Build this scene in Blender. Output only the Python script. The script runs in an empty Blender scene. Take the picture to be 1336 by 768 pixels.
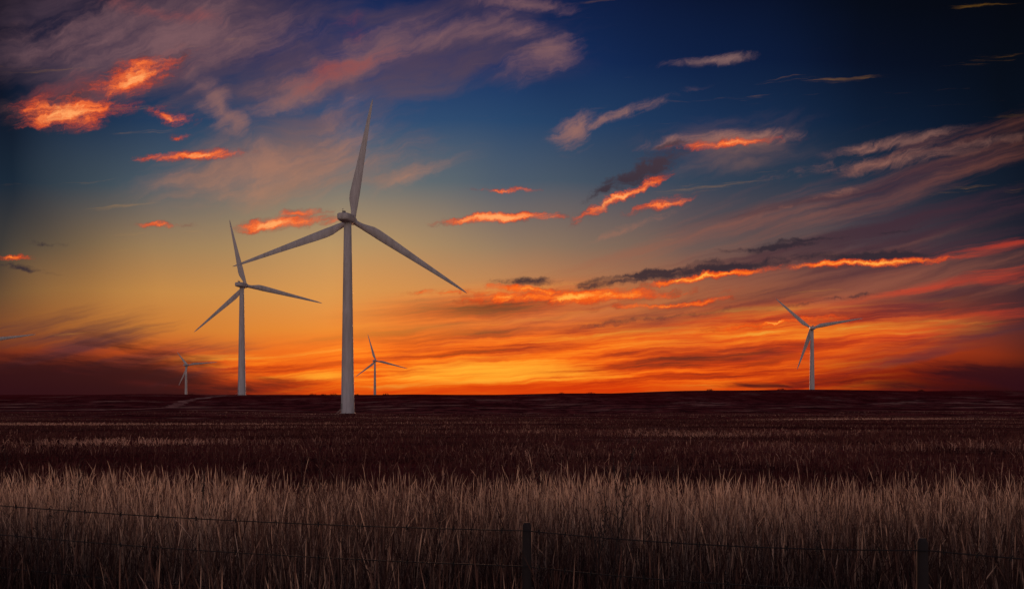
import bpy, bmesh, math, random
import numpy as np
from mathutils import Vector, Matrix
random.seed(4); rng=np.random.default_rng(7)
F=1039.0; EYE=2.0
sc=bpy.context.scene
sc.view_settings.view_transform='Standard'
sc.view_settings.look='None'
sc.view_settings.exposure=0
# ---------------------------------------------------------------- helpers
def s2l(c):
    c=c/255.0
    return c/12.92 if c<=0.04045 else ((c+0.055)/1.055)**2.4
def L(r,g,b): return (s2l(r),s2l(g),s2l(b),1)
# ---------------------------------------------------------------- terrain
RX=[-900,-386,-150,0,250,386,900]; RZ=[-1.5,-1.2,-0.3,1.0,3.4,3.2,2.0]
PY=[-3000,0,20,40,100,200,331,450,560,640,760,1000,1500,3000,25000]
def terrain(x,y):
    x=np.asarray(x,float); y=np.asarray(y,float)
    R=np.interp(x,RX,RZ)
    z0=np.interp(y,PY,[0,0,-0.05,-0.5,-2.3,-4.6,-6.3,-4.8,0,0,-12,-22,-28,-40,-60])
    w=np.interp(y,PY,[0,0,0,0,0,0,0,0.2,1,1,0.3,0,0,0,0])
    z=z0+w*R
    und=0.5*np.sin(x*0.021+1.3)*np.sin(y*0.017)+0.25*np.sin(x*0.063+y*0.01)
    z=z+und*np.clip((y-60)/300,0,1)
    z=z+1.7*np.exp(-((x+255)/75)**2-((y-560)/45)**2)+1.1*np.exp(-((x-190)/90)**2-((y-600)/45)**2)
    z=z+0.04*np.sin(x*0.9+0.3)*np.sin(y*0.7)*np.clip((60-y)/60,0,1)
    return z
# ---------------------------------------------------------------- materials
def new_mat(name):
    m=bpy.data.materials.new(name); m.use_nodes=True
    nt=m.node_tree; b=nt.nodes['Principled BSDF']; return m,nt,b
class G:
    def __init__(s,nt): s.nt=nt
    def n(s,t,**k):
        nd=s.nt.nodes.new(t)
        for a,v in k.items(): setattr(nd,a,v)
        return nd
    def put(s,sock,v):
        if v is None: return
        if isinstance(v,bpy.types.NodeSocket): s.nt.links.new(v,sock)
        else: sock.default_value=v
    def math(s,op,a,b=None,c=None,clamp=False):
        nd=s.n('ShaderNodeMath',operation=op,use_clamp=clamp)
        s.put(nd.inputs[0],a); s.put(nd.inputs[1],b); s.put(nd.inputs[2],c); return nd.outputs[0]
    def vm(s,op,a,b=None):
        nd=s.n('ShaderNodeVectorMath',operation=op)
        s.put(nd.inputs[0],a); s.put(nd.inputs[1],b); return nd.outputs[0]
    def scale(s,a,f):
        nd=s.n('ShaderNodeVectorMath',operation='SCALE'); s.put(nd.inputs[0],a); nd.inputs['Scale'].default_value=f; return nd.outputs[0]
    def noise(s,v,scale,detail=5,rough=0.5,dist=0,out='Fac'):
        nd=s.n('ShaderNodeTexNoise'); s.put(nd.inputs['Vector'],v)
        nd.inputs['Scale'].default_value=scale; nd.inputs['Detail'].default_value=detail
        nd.inputs['Roughness'].default_value=rough; nd.inputs['Distortion'].default_value=dist
        return nd.outputs[out]
    def mapr(s,v,a,b,c=0,d=1,smooth=True):
        nd=s.n('ShaderNodeMapRange',interpolation_type='SMOOTHSTEP' if smooth else 'LINEAR')
        s.put(nd.inputs[0],v)
        for i,q in zip((1,2,3,4),(a,b,c,d)): nd.inputs[i].default_value=q
        return nd.outputs[0]
    def mix(s,f,a,b,mode='MIX'):
        nd=s.n('ShaderNodeMix',data_type='RGBA',blend_type=mode)
        s.put(nd.inputs[0],f); s.put(nd.inputs[6],a); s.put(nd.inputs[7],b); return nd.outputs[2]
    def mapping(s,v,loc=(0,0,0),rot=(0,0,0),scale=(1,1,1),typ='POINT'):
        nd=s.n('ShaderNodeMapping',vector_type=typ); s.put(nd.inputs[0],v)
        nd.inputs[1].default_value=loc; nd.inputs[2].default_value=rot; nd.inputs[3].default_value=scale
        return nd.outputs[0]
    def ramp(s,f,stops):
        nd=s.n('ShaderNodeValToRGB'); s.put(nd.inputs[0],f); cr=nd.color_ramp
        stops=sorted(stops)
        cr.elements[0].position=stops[0][0]; cr.elements[0].color=stops[0][1]
        cr.elements[1].position=stops[-1][0]; cr.elements[1].color=stops[-1][1]
        for p,c in stops[1:-1]:
            e=cr.elements.new(p); e.color=c
        return nd.outputs[0]
# ---------------------------------------------------------------- SKY (world, direction based)
w=bpy.data.worlds.new("World"); sc.world=w; w.use_nodes=True
nt=w.node_tree; nt.nodes.clear(); g=G(nt)
tc=g.n('ShaderNodeTexCoord'); sep=g.n('ShaderNodeSeparateXYZ'); nt.links.new(tc.outputs['Generated'],sep.inputs[0])
dx,dy,dz=sep.outputs
yc=g.math('MAXIMUM',g.math('ABSOLUTE',dy),0.12)
X=g.math('MULTIPLY',g.math('DIVIDE',dx,yc),10.39)
Y=g.math('MULTIPLY',g.math('DIVIDE',dz,yc),10.39)
cmb=g.n('ShaderNodeCombineXYZ'); g.put(cmb.inputs[0],X); g.put(cmb.inputs[1],Y); P=cmb.outputs[0]
rows=[0,80,160,240,320,380,430,460,490,512]
cols={
 0:[(5,8,22),(6,12,30),(9,21,40),(22,38,54),(62,58,54),(96,70,48),(115,60,36),(82,27,25),(48,13,20),(30,10,20)],
 220:[(14,24,55),(19,36,74),(34,60,92),(78,92,102),(155,124,86),(196,136,70),(205,122,50),(200,80,30),(105,25,25),(55,12,20)],
 455:[(22,40,84),(27,52,104),(50,80,116),(105,114,114),(184,148,100),(218,150,78),(236,138,50),(248,120,32),(248,86,16),(190,40,12)],
 668:[(14,33,76),(20,47,94),(38,69,106),(75,90,106),(146,120,96),(200,130,74),(230,122,50),(248,112,28),(248,90,14),(205,46,8)],
 900:[(7,20,50),(10,30,66),(24,49,84),(52,67,86),(110,88,82),(170,96,62),(206,98,46),(238,98,28),(236,74,12),(165,32,10)],
 1120:[(3,8,22),(5,14,36),(11,29,54),(32,47,66),(76,64,70),(122,66,56),(168,68,42),(200,66,24),(135,28,12),(62,13,14)],
 1336:[(2,4,12),(3,8,20),(4,13,28),(12,22,38),(28,28,42),(58,34,42),(84,36,35),(90,30,20),(48,12,15),(32,9,14)]}
wn=g.noise(P,0.35,2,0.5,0,'Color')
PB=g.vm('ADD',P,g.vm('MULTIPLY',g.vm('SUBTRACT',wn,(0.5,0.5,0.5)),(1.6,0.4,0)))
sb=g.n('ShaderNodeSeparateXYZ'); g.put(sb.inputs[0],PB)
XB,YB=sb.outputs[0],sb.outputs[1]
fac=g.math('DIVIDE',YB,5.2,clamp=True)
base=None; prev=None
for cx,vals in cols.items():
    r=g.ramp(fac,[(((512-y)/520),L(*c)) for y,c in zip(rows,vals)])
    xx=(cx-668)/100
    if base is None: base=r
    else: base=g.mix(g.mapr(XB,prev,xx,smooth=False),base,r)
    prev=xx
w2=g.vm('SUBTRACT',g.noise(P,0.9,3,0.5,0,'Color'),(0.5,0.5,0.5))
w3=g.vm('SUBTRACT',g.noise(P,4.0,4,0.65,0,'Color'),(0.5,0.5,0.5))
PW=g.vm('ADD',g.vm('ADD',P,g.vm('MULTIPLY',w2,(0.9,0.6,0))),g.vm('MULTIPLY',w3,(0.22,0.12,0)))
PC=g.vm('ADD',g.vm('ADD',P,g.vm('MULTIPLY',w2,(0.4,0.16,0))),g.vm('MULTIPLY',w3,(0.50,0.17,0)))
PF=g.vm('ADD',g.vm('ADD',P,g.vm('MULTIPLY',w2,(0.35,0.14,0))),g.vm('MULTIPLY',w3,(0.2,0.04,0)))
def field(vec,ells):
    acc=None
    for (cx,cy,rx,ry,rot,wt) in ells:
        m=g.mapping(vec,((cx-668)/100,(512-cy)/100,0),(0,0,math.radians(rot)),(rx/100,ry/100,1),'TEXTURE')
        gr=g.n('ShaderNodeTexGradient',gradient_type='SPHERICAL'); g.put(gr.inputs[0],m)
        v=gr.outputs['Fac']
        if wt!=1: v=g.math('MULTIPLY',v,wt)
        acc=v if acc is None else g.math('MAXIMUM',acc,v)
    return acc
def dens(E,n,k): return g.math('ADD',E,g.math('MULTIPLY',g.math('SUBTRACT',n,0.5),k))
def alpha(E,n,k,lo,hi,mx,e1=0.25):
    return g.math('MULTIPLY',g.math('MULTIPLY',g.mapr(dens(E,n,k),lo,hi),g.mapr(E,0.0,e1)),mx)
def streak(vec,rot,sx,sy,off,detail=5,rough=0.6):
    q=g.mapping(vec,(0,0,0),(0,0,math.radians(-rot)),(1,1,1))
    q=g.mapping(q,off,(0,0,0),(sx,sy,1))
    return g.noise(q,1.0,detail,rough,0)
col=base
# soft high veil
nV=streak(PW,14,0.35,1.5,(0,0,0),5,0.6)
EV=field(P,[(250,50,420,150,8,1.25),(560,70,300,110,10,.9),(400,200,330,120,12,.9),(940,190,200,60,10,.6)])
col=g.mix(alpha(EV,nV,2.2,0.2,1.0,0.65,0.5),col,g.mix(g.mapr(Y,2.2,4.4),L(172,120,92),L(90,68,80)))
# broad straight streaks rising to the right
nS=streak(PF,17,0.16,2.2,(0,0,0),6)
ES=field(P,[(1060,270,560,100,17,1),(1150,370,420,100,8,1),(700,400,300,90,10,.8)])
col=g.mix(alpha(ES,nS,3.0,0.4,1.25,0.5,0.5),col,L(160,92,70))
nS2=streak(PF,13,0.2,3.0,(3.1,7.7,0),6)
ES2=field(P,[(1150,300,420,130,15,1),(900,420,600,80,6,1.1),(1150,420,330,90,6,1.1),(120,450,360,70,-6,1)])
col=g.mix(alpha(ES2,nS2,3.4,0.35,1.2,0.75,0.5),col,L(66,40,52))
nS3=streak(PF,9,0.25,4.0,(8.1,1.7,0),6)
ES3=field(P,[(1200,405,380,80,9,1),(1290,325,160,30,12,.7),(980,440,350,60,5,1)])
col=g.mix(alpha(ES3,nS3,3.4,0.55,1.3,0.7,0.5),col,L(208,62,36))
# wispy cirrus: fibres
nW1=streak(PW,24,0.55,4.0,(0,0,0),7,0.68)
nC2=g.noise(PC,3.4,6,0.68,0)
nW2=g.noise(PW,1.3,6,0.68,0)
nW=g.math('ADD',g.math('MULTIPLY',nW1,0.6),g.math('MULTIPLY',nW2,0.4))
EW=field(PW,[(215,45,280,70,4,1),(390,112,130,46,24,1.1),(470,75,170,40,26,1.2),(285,140,130,30,-55,1.0),(560,45,190,26,12,1),(640,46,140,30,0,1),
 (712,75,44,90,-62,1.05),(690,5,120,22,0,.9),(370,215,260,60,8,.85),(440,170,120,90,50,.7),(540,225,120,22,20,.6)])
ET=field(PF,[(810,150,130,13,20,1.0),(748,170,50,34,40,.95),(930,77,100,12,6,.9),(945,182,140,18,4,1.2),(1180,185,150,14,10,.9),(1150,212,220,18,9,.9),(1290,184,130,14,4,.8),(200,228,80,10,3,.6),(830,292,120,12,20,.6),(1060,262,160,12,18,.6)])
nT=g.math('ADD',g.math('MULTIPLY',nW1,0.7),g.math('MULTIPLY',nC2,0.3))
colW=g.mix(g.mapr(Y,2.0,4.6),L(184,130,100),L(128,92,96))
fade=g.mapr(X,4.0,6.5,1.0,0.5)
col=g.mix(alpha(EW,nW,3.0,0.15,1.25,0.85,0.5),col,colW)
col=g.mix(g.math('MULTIPLY',alpha(ET,nT,3.6,0.2,1.35,0.85,0.5),fade),col,g.mix(g.mapr(Y,2.0,4.6),L(176,112,88),L(146,110,104)))
ER=field(PW,[(430,92,170,30,20,1),(468,40,40,60,50,.45),(230,18,170,20,-8,.6),(110,110,120,40,10,.9),(200,90,90,40,20,.8)])
col=g.mix(alpha(ER,nW,2.6,0.3,1.1,0.55,0.4),col,L(158,66,60))
# fiery streaks above the horizon
nF=streak(PF,4,0.26,4.8,(1.7,2.2,0),7,0.66)
fire=g.ramp(nF,[(0.34,L(84,26,24)),(0.43,L(186,54,16)),(0.5,L(238,94,18)),(0.57,L(255,130,26)),(0.68,L(255,180,62))])
EF=field(P,[(740,490,500,95,0,1.5),(1010,440,330,60,4,1.0),(640,400,260,40,5,.8),(350,478,180,26,-4,.9)])
col=g.mix(g.math('MULTIPLY',g.mapr(EF,0.0,0.9),0.8),col,fire)
EG=field(PF,[(650,484,270,24,0,1.1),(430,492,100,14,0,.9)])
col=g.mix(g.math('MULTIPLY',g.mapr(dens(EG,nF,2.4),0.25,1.2),0.8),col,L(255,178,50))
EH=field(P,[(760,512,600,22,0,1.3)])
col=g.mix(g.math('MULTIPLY',g.mapr(EH,0.1,1.1),0.8),col,L(210,48,8))
# dark cloud banks at the horizon
nD=streak(PF,-5,0.4,3.4,(5.2,1.1,0),6,0.62)
ED=field(P,[(40,500,400,58,0,1.5),(320,506,130,24,0,1.0),(1340,492,270,36,0,1.5),(1000,503,260,8,0,.6),(150,450,240,26,-8,.7)])
col=g.mix(alpha(ED,nD,3.0,0.25,1.05,0.88),col,L(44,12,22))
# slate cloud bodies
nC1=streak(PC,8,1.3,6.0,(9.2,4.1,0),6,0.70)
nC=g.math('ADD',g.math('MULTIPLY',nC1,0.6),g.math('MULTIPLY',nC2,0.4))
EC=field(PC,[(845,218,95,24,25,1.4),(790,248,60,13,28,1.1),(880,190,40,10,10,1),(930,352,320,12,7,1.4),(1140,333,150,11,3,1.5),(1010,323,130,7,5,1.2),(690,368,80,10,0,1.2),(850,356,160,10,8,1.3),
  (1170,299,55,5,8,1.),(1060,313,110,6,5,1.),(30,348,70,8,-8,1.),(60,318,60,6,0,.8),(90,125,110,26,10,.8),(190,85,90,30,20,.8),(235,150,50,18,0,.6),(860,415,200,8,7,.8),(1080,392,160,7,8,.7)])
col=g.mix(alpha(EC,nC,3.4,0.3,1.2,0.92,0.4),col,g.mix(g.mapr(Y,2.0,3.6),L(48,38,48),L(72,54,64)))
# underlit clouds
nB1=streak(PC,14,1.1,5.0,(2.2,8.1,0),7,0.72)
nB=g.math('ADD',g.math('MULTIPLY',nB1,0.62),g.math('MULTIPLY',nC2,0.38))
EB=field(PC,[(95,144,115,32,4,1.35),(70,140,50,16,-10,1.2),(178,98,100,32,24,1.4),(150,115,50,18,60,1.),(225,150,52,17,-14,1.15),(215,95,40,14,10,1.),(255,203,100,10,2,1.3),(230,178,30,9,0,.8),
  (365,290,105,14,4,1.35),(390,276,54,9,4,1.1),(655,285,140,9,3,1.45),(812,255,105,11,27,1.6),(868,264,68,11,16,1.2),
  (945,187,125,11,4,1.2),(655,249,60,6,0,1.1),(1130,343,190,8,4,1.4),(760,387,260,13,2,1.2),(700,379,110,9,-4,1.1),(860,398,150,7,4,1.2),
  (580,383,90,9,0,.9),(930,361,180,7,7,1.2),(225,294,70,6,0,.8),(15,334,48,6,0,1.0),(1010,422,190,6,5,.9)])
dB=dens(EB,nB,4.0)
aB=g.math('MULTIPLY',g.mapr(dB,0.15,1.15),g.mapr(EB,0.0,0.4))
heat=g.mapr(g.math('ADD',dB,g.math('MULTIPLY',g.math('SUBTRACT',nC2,0.5),-2.0)),0.35,1.35,0,1,False)
hot=g.ramp(heat,[(0.0,L(120,58,56)),(0.3,L(196,72,44)),(0.6,L(244,108,52)),(1.0,L(255,166,98))])
hot2=g.ramp(heat,[(0.0,L(150,48,26)),(0.3,L(224,68,18)),(0.6,L(252,108,28)),(1.0,L(255,176,70))])
col=g.mix(aB,col,g.mix(g.mapr(Y,1.5,2.3),hot2,hot))
# physical sky contribution
sky=g.n('ShaderNodeTexSky',sky_type='NISHITA'); sky.sun_disc=False
sky.sun_elevation=math.radians(2.0); sky.sun_rotation=math.radians(-8)
skyc=g.scale(sky.outputs[0],0.001)
back=g.mix(g.mapr(dz,0.0,0.7),(0.66,0.48,0.43,1),(0.08,0.08,0.14,1))
simple=g.mix(g.mapr(dy,-0.35,0.35,1,0),base,back)
bg1=g.n('ShaderNodeBackground'); g.put(bg1.inputs[0],g.vm('ADD',simple,skyc))
bg2=g.n('ShaderNodeBackground'); g.put(bg2.inputs[0],g.vm('ADD',col,skyc))
mask=g.math('MULTIPLY',g.math('MULTIPLY',g.mapr(g.math('ABSOLUTE',X),7.6,9.5,1,0),g.mapr(Y,5.6,7.5,1,0)),
     g.math('MULTIPLY',g.math('GREATER_THAN',dy,0.1),g.math('GREATER_THAN',dz,-0.02)))
ms=g.n('ShaderNodeMixShader'); g.put(ms.inputs[0],mask); nt.links.new(bg1.outputs[0],ms.inputs[1]); nt.links.new(bg2.outputs[0],ms.inputs[2])
wo=g.n('ShaderNodeOutputWorld'); nt.links.new(ms.outputs[0],wo.inputs[0])
# ---------------------------------------------------------------- SUN (already in the haze: wide, soft, warm)
sd=bpy.data.lights.new('sun','SUN'); sd.energy=1.5; sd.angle=math.radians(14); sd.color=(1,0.46,0.28)
so=bpy.data.objects.new('sun',sd); sc.collection.objects.link(so)
az=math.radians(-8); el=math.radians(5)
sundir=Vector((math.sin(az)*math.cos(el),math.cos(az)*math.cos(el),math.sin(el)))
so.rotation_euler=sundir.to_track_quat('Z','Y').to_euler(); so.location=(0,0,60)
# ---------------------------------------------------------------- CAMERA
cd=bpy.data.cameras.new('camera'); cd.lens=28; cd.sensor_width=36; cd.shift_y=128/1336; cd.clip_end=60000; cd.clip_start=0.1
co=bpy.data.objects.new('camera',cd); co.location=(0,0,EYE); co.rotation_euler=(math.pi/2,0,0)
sc.collection.objects.link(co); sc.camera=co
# ---------------------------------------------------------------- GROUND
def grid_mesh(name,xs,ys,mat):
    XX,YY=np.meshgrid(xs,ys); ZZ=terrain(XX,YY)
    v=np.stack([XX.ravel(),YY.ravel(),ZZ.ravel()],1)
    nx=len(xs); ny=len(ys)
    i=np.arange(nx-1)[None,:]+np.arange(ny-1)[:,None]*nx; i=i.ravel()
    f=np.stack([i,i+1,i+nx+1,i+nx],1)
    me=bpy.data.meshes.new(name); me.from_pydata(v.tolist(),[],f.tolist()); me.update()
    for p in me.polygons: p.use_smooth=True
    o=bpy.data.objects.new(name,me); sc.collection.objects.link(o); me.materials.append(mat); return o
gm,gnt,gb=new_mat('prairie_ground'); q=G(gnt)
geo=q.n('ShaderNodeNewGeometry'); pos=geo.outputs['Position']
n1=q.noise(q.mapping(pos,scale=(0.010,0.02,0)),1.0,5,0.6)
n2=q.noise(q.mapping(pos,scale=(0.022,0.032,0)),1.0,8,0.75)
n3=q.noise(pos,3.0,6,0.7)
n4=q.noise(q.mapping(pos,scale=(0.10,0.05,0)),1.0,8,0.78)
c=q.mix(q.mapr(n1,0.38,0.62),(0.13,0.024,0.030,1),(0.22,0.065,0.065,1))
c=q.mix(q.math('MULTIPLY',q.mapr(n4,0.42,0.58),0.85),c,(0.030,0.010,0.014,1))
c=q.mix(q.math('MULTIPLY',q.mapr(n2,0.53,0.64),0.8),c,(0.46,0.27,0.22,1))
spx=q.n('ShaderNodeSeparateXYZ'); q.put(spx.inputs[0],pos)
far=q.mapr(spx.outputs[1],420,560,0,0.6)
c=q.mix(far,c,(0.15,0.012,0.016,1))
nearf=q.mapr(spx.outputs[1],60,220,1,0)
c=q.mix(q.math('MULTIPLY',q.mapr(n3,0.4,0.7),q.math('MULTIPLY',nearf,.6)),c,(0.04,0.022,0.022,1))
q.put(gb.inputs['Base Color'],c); gb.inputs['Roughness'].default_value=1.0
gb.inputs['Specular IOR Level'].default_value=0.0
bp=q.n('ShaderNodeBump'); bp.inputs['Strength'].default_value=0.9; bp.inputs['Distance'].default_value=0.6
q.put(bp.inputs['Height'],q.noise(pos,1.2,6,0.7)); gnt.links.new(bp.outputs[0],gb.inputs['Normal'])
xs=np.concatenate([-np.geomspace(20000,30,60),np.linspace(-28,28,57),np.geomspace(30,20000,60)])
xs=np.unique(np.concatenate([xs,np.linspace(-600,600,201)]))
ys=np.unique(np.concatenate([np.linspace(-1500,-20,10),np.linspace(-15,60,76),np.linspace(62,1000,240),np.geomspace(1010,25000,40)]))
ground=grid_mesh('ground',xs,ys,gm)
tmn,tnt_,tb_=new_mat('pale_dirt'); q=G(tnt_); ge=q.n('ShaderNodeNewGeometry')
q.put(tb_.inputs['Base Color'],q.mix(q.mapr(q.noise(q.mapping(ge.outputs['Position'],scale=(.12,.12,.12)),1.0,6,0.7),0.35,0.65),(0.16,0.05,0.05,1),(0.50,0.28,0.23,1))); tb_.inputs['Roughness'].default_value=1.0
tb_.inputs['Specular IOR Level'].default_value=0.0
path=[(-300,335),(-230,345),(-185,372),(-176,410),(-190,450),(-205,500),(-200,560)]
pts=[]
for a_,b_ in zip(path[:-1],path[1:]):
    for s in np.linspace(0,1,16,endpoint=False): pts.append((a_[0]+(b_[0]-a_[0])*s,a_[1]+(b_[1]-a_[1])*s))
pts=np.array(pts); 
for _ in range(12): pts[1:-1]=(pts[:-2]+pts[1:-1]*2+pts[2:])/4
tg=np.gradient(pts,axis=0); tg/=np.linalg.norm(tg,axis=1)[:,None]; nr=np.stack([-tg[:,1],tg[:,0]],1)
v=[];f=[]
for i,(p,n_) in enumerate(zip(pts,nr)):
    for s in (-3.5,-2,0,2,3.5):
        a_=p+n_*s*(1+0.25*math.sin(i*0.9)+0.2*math.sin(i*2.3+s)); v.append((a_[0],a_[1],float(terrain(a_[0],a_[1]))+0.12-0.01*abs(s)))
for i in range(len(pts)-1):
    for k in range(4): a_=i*5+k; f.append((a_,a_+1,a_+6,a_+5))
me=bpy.data.meshes.new('dirt_track'); me.from_pydata(v,[],f); me.materials.append(tmn)
o=bpy.data.objects.new('dirt_track',me); sc.collection.objects.link(o)
# distant shrubs along the crest
sm,_,sbb=new_mat('shrub_foliage'); sbb.inputs['Base Color'].default_value=(0.035,0.02,0.018,1); sbb.inputs['Specular IOR Level'].default_value=0
v=[];f=[]
for cx_,cy_,rr,hh in [(-150,600,3.2,1.6),(-143,604,2.2,1.2),(-134,598,3.0,1.9),(-118,606,2.0,1.0),(-95,600,2.6,1.2),(38,612,2.2,1.2),(60,608,3.4,1.3),(150,604,2.8,1.2),(-240,596,2.6,1.4),(-262,600,3.4,1.5),(205,606,3.0,1.0),(310,604,2.4,1.2)]:
    z=float(terrain(cx_,cy_))
    for _ in range(160):
        a_=random.uniform(0,6.28); r_=rr*math.sqrt(random.random()); hz=hh*random.random()*(1-(r_/rr)**2*0.8)
        p=Vector((cx_+math.cos(a_)*r_,cy_+math.sin(a_)*r_,z+hz)); s=len(v)
        for _k in range(3): v.append(tuple(p+Vector((random.uniform(-.35,.35),random.uniform(-.35,.35),random.uniform(-.3,.3)))))
        f.append((s,s+1,s+2))
me=bpy.data.meshes.new('distant_shrubs'); me.from_pydata(v,[],f); me.materials.append(sm)
o=bpy.data.objects.new('distant_shrubs',me); sc.collection.objects.link(o)
# ---------------------------------------------------------------- TURBINES
PSI=math.radians(170)
def basis(psi,tau=math.radians(4)):
    a=np.array([math.cos(tau)*math.sin(psi),-math.cos(tau)*math.cos(psi),math.sin(tau)])
    r1=np.array([math.cos(psi),math.sin(psi),0]); r2=np.cross(a,r1); return a,r1,r2
tm,tnt,tb=new_mat('turbine_paint'); q=G(tnt)
ge=q.n('ShaderNodeNewGeometry')
nn=q.noise(q.mapping(ge.outputs['Position'],scale=(1,1,0.12)),0.8,6,0.6)
q.put(tb.inputs['Base Color'],q.mix(q.mapr(nn,0.35,0.7),(0.66,0.63,0.60,1),(0.50,0.47,0.44,1)))
tb.inputs['Roughness'].default_value=0.55
dm,_,db=new_mat('turbine_grey_trim'); db.inputs['Base Color'].default_value=(0.3,0.29,0.28,1)
def mesh_obj(name,v,f,mat,parent,smooth=True):
    me=bpy.data.meshes.new(name); me.from_pydata([tuple(map(float,p)) for p in v],[],f); me.update()
    if smooth:
        for p in me.polygons: p.use_smooth=True
    me.materials.append(mat)
    o=bpy.data.objects.new(name,me); sc.collection.objects.link(o)
    if parent: o.parent=parent; o.matrix_parent_inverse=parent.matrix_world.inverted()
    return o
def lathe(prof,n,org,ax,u,v_):
    vs=[];fs=[]
    for (h,r) in prof:
        for k in range(n):
            t=2*math.pi*k/n; vs.append(org+ax*h+(u*math.cos(t)+v_*math.sin(t))*r)
    for i in range(len(prof)-1):
        for k in range(n):
            a=i*n+k;b=i*n+(k+1)%n; fs.append((a,b,b+n,a+n))
    fs.append(tuple(range(n-1,-1,-1))); fs.append(tuple(range((len(prof)-1)*n,len(prof)*n)))
    return vs,fs
def turbine(hp,d,tips_):
    hub=np.array([(hp[0]-668)/F*d,d,EYE+(512-hp[1])/F*d])
    a,r1,r2=basis(PSI)
    ah=np.array([math.sin(PSI),-math.cos(PSI),0])
    bl=[]
    cam=np.array([0,0,EYE])
    for (tx,ty) in tips_:
        dr=np.array([(tx-668)/F,1,(512-ty)/F])
        s=np.dot(hub+a*1.6-cam,a)/np.dot(dr,a)
        p=cam+dr*s-hub; bl.append((math.atan2(np.dot(p,r2),np.dot(p,r1)),math.hypot(np.dot(p,r2),np.dot(p,r1))))
    mR=sum(b[1] for b in bl)/len(bl)
    bl=[(t,0.85*l+0.15*mR) for t,l in bl]
    topc=hub-ah*5.4; topz=hub[2]-1.9
    bz=float(terrain(topc[0],topc[1]))
    E=bpy.data.objects.new('wind_turbine',None); E.empty_display_size=5; E.location=(topc[0],topc[1],bz)
    sc.collection.objects.link(E); bpy.context.view_layer.update()
    H=topz-bz
    ex,ey,ez=np.eye(3)
    prof=[(-0.8,3.2),(0.15,3.2),(0.16,2.7)]
    for t in (0.26,0.265,0.27,0.275,0.52,0.525,0.53,0.78,0.785,0.79,1.0):
        r=2.7+(1.5-2.7)*t
        if t in (0.27,0.525,0.785): r+=0.05
        prof.append((H*t,r))
    v,f=lathe(prof,32,np.array([topc[0],topc[1],bz]),ez,ex,ey); mesh_obj('tower',v,f,tm,E)
    dv=np.array([-math.sin(0.9),-math.cos(0.9),0]); du=np.array([-dv[1],dv[0],0])
    c0=np.array([topc[0],topc[1],bz])+dv*2.66
    v=[];f=[]
    def box(c,hx,hy,hz,u,vv,ww):
        s=len(v)
        for sx in(-1,1):
            for sy in(-1,1):
                for sz in(-1,1): v.append(c+u*hx*sx+vv*hy*sy+ww*hz*sz)
        for q_ in((0,1,3,2),(4,6,7,5),(0,4,5,1),(2,3,7,6),(0,2,6,4),(1,5,7,3)): f.append(tuple(s+i for i in q_))
    box(c0+ez*2.9,0.5,0.12,1.15,du,dv,ez)
    for i in range(6): box(c0+dv*(0.5+i*0.3)+ez*(1.6-i*0.28),0.6,0.15,0.05,du,dv,ez)
    mesh_obj('door_and_steps',v,f,dm,E,False)
    v=[];f=[];N=20
    side=np.cross(a,ez); side/=np.linalg.norm(side); up=np.cross(side,a)
    if up[2]<0: up=-up
    for (s,wd,ht,zo) in [(-1.4,0.9,0.9,0),(-1.6,1.5,1.45,0),(-2.4,2.0,1.7,0.05),(-5,2.6,1.75,0.15),(-8,2.6,1.7,0.2),(-10.6,2.4,1.5,0.3),(-11.3,2.0,1.2,0.35),(-11.5,1.3,0.8,0.35)]:
        for k in range(N):
            t=2*math.pi*k/N; cx_,sx_=math.cos(t),math.sin(t); e=0.45
            v.append(hub+a*s+side*wd*math.copysign(abs(cx_)**e,cx_)+up*(zo+ht*math.copysign(abs(sx_)**e,sx_)))
    for i in range(7):
        for k in range(N):
            p=i*N+k;p2=i*N+(k+1)%N; f.append((p,p2,p2+N,p+N))
    f.append(tuple(range(N-1,-1,-1))); f.append(tuple(range(7*N,8*N)))
    mesh_obj('nacelle',v,f,tm,E)
    v=[];f=[]
    box(hub-a*9.2+up*2.3,0.5,0.7,0.35,side,a,up); box(hub-a*10.4+up*2.6,0.05,0.05,0.9,side,a,up); box(hub-a*10.4+up*3.2,0.5,0.04,0.04,side,a,up)
    mesh_obj('cooler_and_wind_vane',v,f,dm,E,False)
    v,f=lathe([(-1.5,1.5),(-1.2,1.75),(0.6,1.75),(1.4,1.5),(2.1,1.0),(2.5,0.45),(2.6,0.05)],24,hub,a,side,up); mesh_obj('hub',v,f,tm,E)
    st=[0.02,0.045,0.08,0.12,0.17,0.22,0.3,0.4,0.5,0.6,0.7,0.8,0.88,0.94,0.98,1.0]
    ch=[2.2,2.2,2.4,3.1,3.9,4.1,3.8,3.3,2.8,2.35,1.95,1.55,1.2,0.9,0.5,0.12]
    th=[1.0,1.0,0.85,0.55,0.38,0.32,0.27,0.24,0.22,0.2,0.19,0.18,0.18,0.18,0.18,0.3]
    M=20
    for k,(t,R) in enumerate(bl):
        es=(math.cos(t)*r1+math.sin(t)*r2)
        ec=np.cross(a,es); ec/=np.linalg.norm(ec); ea=a
        v=[];f=[]
        for s,c_,h_ in zip(st,ch,th):
            tw=math.radians(4+16*(1-s)**2)
            cc=ec*math.cos(tw)+ea*math.sin(tw); nn_=-ec*math.sin(tw)+ea*math.cos(tw)
            blend=min(1,max(0,(s-0.045)/0.12))
            bend=a*1.6*s
            for m in range(M):
                u=2*math.pi*m/M; xc=math.cos(u); yy=math.sin(u)*h_*0.5
                yy*=(1-blend*0.55*max(0,-xc))
                off=(0.5*xc-0.22*blend)
                v.append(hub+es*(R*s)+cc*(off*c_)+nn_*(yy*c_)+bend)
        n_=len(st)
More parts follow.
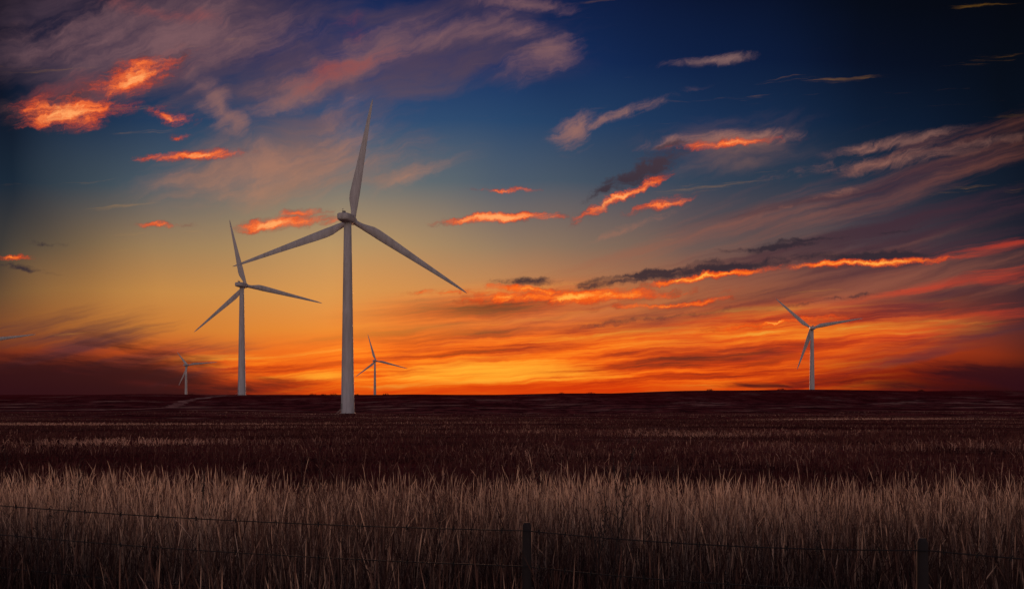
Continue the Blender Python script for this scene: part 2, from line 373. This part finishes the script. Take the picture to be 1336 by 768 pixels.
        for i in range(n_-1):
            for m in range(M):
                p=i*M+m;p2=i*M+(m+1)%M; f.append((p,p2,p2+M,p+M))
        f.append(tuple(range(M-1,-1,-1))); f.append(tuple(range((n_-1)*M,n_*M)))
        mesh_obj('blade_%d'%(k+1),v,f,tm,E)
turbine((460,288),331,[(486,132),(302,348),(610,383)])
turbine((320.5,372.5),570,[(300,288),(253,433),(422,396)])
turbine((490.5,470.5),1400,[(480,436),(464,491),(533,481)])
turbine((1058,428),790,[(1012,389),(1127,415),(1040,481)])
turbine((245,476),1450,[(232,460),(285,472),(233,503)])
turbine((-24,446),800,[(48,436),(-66,393),(-54,500)])
# ---------------------------------------------------------------- GRASS
def blades(name,x,y,h,lean,width,mat,head,tint):
    n=len(x)
    bz=terrain(x,y)-0.02
    ang=rng.uniform(0,2*math.pi,n); fa=rng.uniform(-0.9,0.9,n)
    ts=np.array([0,.4,.72,.87,1.0])
    wh=np.where(head[:,None],np.array([1,.8,.55,1.8,0])[None],np.array([1,1,.7,.35,0])[None])
    P_=np.zeros((n,9,3))
    cxv=np.cos(fa); syv=np.sin(fa)
    for i,t in enumerate(ts):
        off=lean*h*(t**2)
        px=x+np.cos(ang)*off; py=y+np.sin(ang)*off; pz=bz+h*t*(1-0.25*lean*t)
        hw=wh[:,i]*width*0.5
        if i<4:
            P_[:,2*i]=np.stack([px-cxv*hw,py-syv*hw,pz],1); P_[:,2*i+1]=np.stack([px+cxv*hw,py+syv*hw,pz],1)
        else: P_[:,8]=np.stack([px,py,pz],1)
    tri=np.array([[0,1,3],[0,3,2],[2,3,5],[2,5,4],[4,5,7],[4,7,6],[6,7,8]])
    Fc=((np.arange(n)*9)[:,None,None]+tri[None]).reshape(-1); nf=n*7
    me=bpy.data.meshes.new(name)
    me.vertices.add(n*9); me.vertices.foreach_set('co',P_.reshape(-1))
    me.loops.add(nf*3); me.loops.foreach_set('vertex_index',Fc.astype(np.int32))
    me.polygons.add(nf); me.polygons.foreach_set('loop_start',(np.arange(nf)*3).astype(np.int32))
    me.update(calc_edges=True)
    at=me.attributes.new('tint','FLOAT','POINT')
    at.data.foreach_set('value',np.repeat(tint,9).astype(np.float32))
    me.materials.append(mat)
    o=bpy.data.objects.new(name,me); sc.collection.objects.link(o); return o
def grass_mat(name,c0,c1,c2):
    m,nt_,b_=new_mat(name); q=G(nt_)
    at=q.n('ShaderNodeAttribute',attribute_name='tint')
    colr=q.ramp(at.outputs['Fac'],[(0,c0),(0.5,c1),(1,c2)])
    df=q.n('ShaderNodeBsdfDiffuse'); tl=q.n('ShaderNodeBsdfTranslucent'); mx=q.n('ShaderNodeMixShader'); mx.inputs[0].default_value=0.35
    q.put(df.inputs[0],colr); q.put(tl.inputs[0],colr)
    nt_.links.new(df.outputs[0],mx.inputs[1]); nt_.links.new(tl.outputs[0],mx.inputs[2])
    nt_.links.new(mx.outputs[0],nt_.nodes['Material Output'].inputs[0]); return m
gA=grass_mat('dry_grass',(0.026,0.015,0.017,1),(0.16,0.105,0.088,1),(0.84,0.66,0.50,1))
gB=grass_mat('field_grass',(0.040,0.016,0.019,1),(0.12,0.056,0.054,1),(0.60,0.42,0.34,1))
def scatter(n,y0,y1,p,wf=0.95,pad=2.5):
    u=rng.uniform(0,1,n); y=(y0**p+u*(y1**p-y0**p))**(1/p)
    x=rng.uniform(-1,1,n)*(y*wf+pad); return x,y
def patch(x,y,s,seed):
    r=np.random.default_rng(seed); o=np.zeros_like(x)
    for _ in range(7):
        a_=r.uniform(0,6.28); k=s*r.uniform(.5,2.2); o+=np.sin((x*math.cos(a_)+y*math.sin(a_))*k+r.uniform(0,6.28))
    return o/7
n=125000; x,y=scatter(n,2.6,15,1.5)
pt=patch(x,y,1.6,3); pe=patch(x,y*0.2,0.6,9); pl=patch(x,y,0.7,21)
keep=y<(12.0+1.6*pe+rng.normal(0,.9,n)); x,y,pt,pl=x[keep],y[keep],pt[keep],pl[keep]; n=len(x)
kind=rng.uniform(0,1,n); head=kind<0.5
h=np.clip(rng.normal(0.76,0.15,n)+0.20*pt+0.08*pl,0.25,1.2)*np.interp(y,[8,12],[1.0,0.88])
h=np.where(head,h,h*0.70)
tall=(rng.uniform(0,1,n)<0.012)&(y<10); h=np.where(tall,h*1.25,h)
lean=np.abs(rng.normal(0.14,0.15,n)); lean=np.where(head,lean,lean*2.4)
wd=np.where(head,0.0042,0.007)*(1+y*0.02)
tint=np.clip(rng.beta(1.2,2.4,n)+0.25*pt+0.25*pl+np.interp(y,[4,6.5,9,12],[-.2,-.1,.2,.5]),0,1)  # random and patch tone, plus lit far band and dim foreground painted in
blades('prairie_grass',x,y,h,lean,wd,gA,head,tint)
n=180000; x,y=scatter(n,11,330,0.5,0.8,4)
pt=patch(x,y*2.0,0.07,11); pt2=patch(x,y*2.5,0.4,5)
strip=np.exp(-(((x+19)/7)**2+((y-38)/3)**2))+0.9*np.exp(-(((x-80)/30)**2+((y-185)/14)**2))+0.6*np.exp(-(((x-12)/9)**2+((y-52)/4)**2))+0.7*np.exp(-(((x+60)/45)**2+((y-120)/9)**2))
h=np.clip(rng.normal(0.24,0.09,n)+0.10*pt2,0.06,0.8)*np.interp(y,[11,18,330],[1.7,1.0,0.9]); head=rng.uniform(0,1,n)<0.3
tint=np.clip(rng.beta(1.6,4,n)*0.8+0.55*pt+0.3*pt2+0.85*strip+np.interp(y,[11,24],[.3,0.0]),0,1)
keep=(pt+0.7*pt2+strip+rng.normal(0,.25,n))>np.interp(y,[14,40,330],[-1.2,-.25,0.15])
blades('field_grass',x[keep],y[keep],h[keep],np.abs(rng.normal(0.4,0.3,keep.sum())),(0.006+y*0.0006)[keep],gB,head[keep],tint[keep])
# ---------------------------------------------------------------- WEEDS
wm,wnt,wb=new_mat('dead_weed'); wb.inputs['Base Color'].default_value=(0.025,0.015,0.015,1); wb.inputs['Roughness'].default_value=0.9
def weed(x,y,h,lean,seed,branches=12):
    r=random.Random(seed); cu=bpy.data.curves.new('tall_weed','CURVE'); cu.dimensions='3D'; cu.bevel_depth=1; cu.bevel_resolution=1
    z=float(terrain(x,y))
    def spl(pts,r0,r1):
        s=cu.splines.new('POLY'); s.points.add(len(pts)-1)
        for i,p in enumerate(pts): s.points[i].co=(*p,1); s.points[i].radius=r0+(r1-r0)*i/(len(pts)-1)
    stem=[(lean*h*(i/8)**1.6+r.uniform(-.008,.008),r.uniform(-.01,.01),h*i/8) for i in range(9)]
    spl(stem,0.006,0.002)
    for b in range(branches):
        t=r.uniform(0.45,0.98); i=int(t*8); f_=t*8-i; p=Vector(stem[i]).lerp(Vector(stem[min(8,i+1)]),f_)
        a_=r.uniform(0,6.28); l=r.uniform(.08,.28)*(1.2-t)*1.8+0.03
        pts=[p+Vector((math.cos(a_)*l*s*0.5,math.sin(a_)*l*s*0.5,l*s*(0.7+.5*s))) for s in (0,.33,.66,1)]
        spl(pts,0.0026,0.0012)
        for c_ in range(3):
            e=pts[1+c_]; d_=Vector((r.uniform(-1,1),r.uniform(-1,1),r.uniform(.4,1.2))).normalized()*0.03
            spl([e,e+d_],0.0018,0.0035)
    cu.materials.append(wm); o=bpy.data.objects.new('tall_weed',cu); o.location=(x,y,z); sc.collection.objects.link(o)
def at(px,d): return (px-668)/F*d
weed(at(792,6.2),6.2,1.62,0.13,1,10); weed(at(812,6.5),6.5,1.46,-0.05,2,7); weed(at(772,4.7),4.7,1.28,0.04,3,6)
weed(at(417,10.5),10.5,1.42,0.0,4,3); weed(at(98,9),9,1.2,0.05,5,9); weed(at(270,8),8,1.15,-0.05,6,7)
for i in range(18):
    d=random.uniform(5.5,11.5); weed(at(random.uniform(-50,1400),d),d,random.uniform(0.95,1.2),random.uniform(-.15,.15),20+i,6)
# ---------------------------------------------------------------- FENCE
pm,pnt,pb=new_mat('weathered_post'); q=G(pnt); tcn=q.n('ShaderNodeTexCoord')
pn=q.noise(q.mapping(tcn.outputs['Object'],scale=(30,30,2)),1.0,6,0.6)
q.put(pb.inputs['Base Color'],q.mix(pn,(0.010,0.008,0.009,1),(0.04,0.028,0.026,1))); pb.inputs['Roughness'].default_value=0.9
wi,_,wib=new_mat('rusty_wire'); wib.inputs['Base Color'].default_value=(0.010,0.008,0.009,1); wib.inputs['Roughness'].default_value=0.8
A=np.array([-3.92,6.1]); B=np.array([2.7,4.2]); D=(B-A)
fe=bpy.data.objects.new('barbed_wire_fence',None); sc.collection.objects.link(fe)
def onray(px):
    k=(px-668)/F; return (k*A[1]-A[0])/(D[0]-k*D[1])
t1,t2=onray(687),onray(1205); stp=t2-t1
posts=[t1+stp*i for i in (-4,-2,0,1,2,3)]
for i,t in enumerate(posts):
    p=A+D*t; z=float(terrain(p[0],p[1])); hh=1.19+random.uniform(-.02,.03)
    prof=[(-0.1,0.036),(0.3,0.034),(0.7,0.031),(1.0,0.030),(hh-0.02,0.028),(hh,0.018)]
    tl=np.array([random.uniform(-.03,.03),random.uniform(-.03,.03),1]); tl/=np.linalg.norm(tl)
    v,f=lathe(prof,10,np.array([p[0],p[1],z]),tl,np.array([1.,0,0]),np.array([0,1.,0])); mesh_obj('post_%d'%(i+1),v,f,pm,fe)
for wi_i,hw in enumerate((1.15,0.93,0.68)):
    cu=bpy.data.curves.new('wire_%d'%(wi_i+1),'CURVE'); cu.dimensions='3D'; cu.bevel_depth=0.0038; cu.bevel_resolution=1
    pts=[]
    for a_,b_ in zip(posts[:-1],posts[1:]):
        for s in np.linspace(0,1,14,endpoint=False):
            p=A+D*(a_+(b_-a_)*s); pts.append((p[0],p[1]-0.035,hw-0.03*4*s*(1-s)))
    s=cu.splines.new('POLY'); s.points.add(len(pts)-1)
    for i,p in enumerate(pts): s.points[i].co=(*p,1)
    for i in range(0,len(pts)-1):
        p=Vector(pts[i]).lerp(Vector(pts[i+1]),0.5)
        for sg in (-1,1):
            b=cu.splines.new('POLY'); b.points.add(1); dd=Vector((random.uniform(-.5,.5)*0.01,0.008,0.014*sg))
            b.points[0].co=(*(p-dd),1); b.points[1].co=(*(p+dd),1)
    cu.materials.append(wi); o=bpy.data.objects.new('wire_%d'%(wi_i+1),cu); o.parent=fe; sc.collection.objects.link(o)
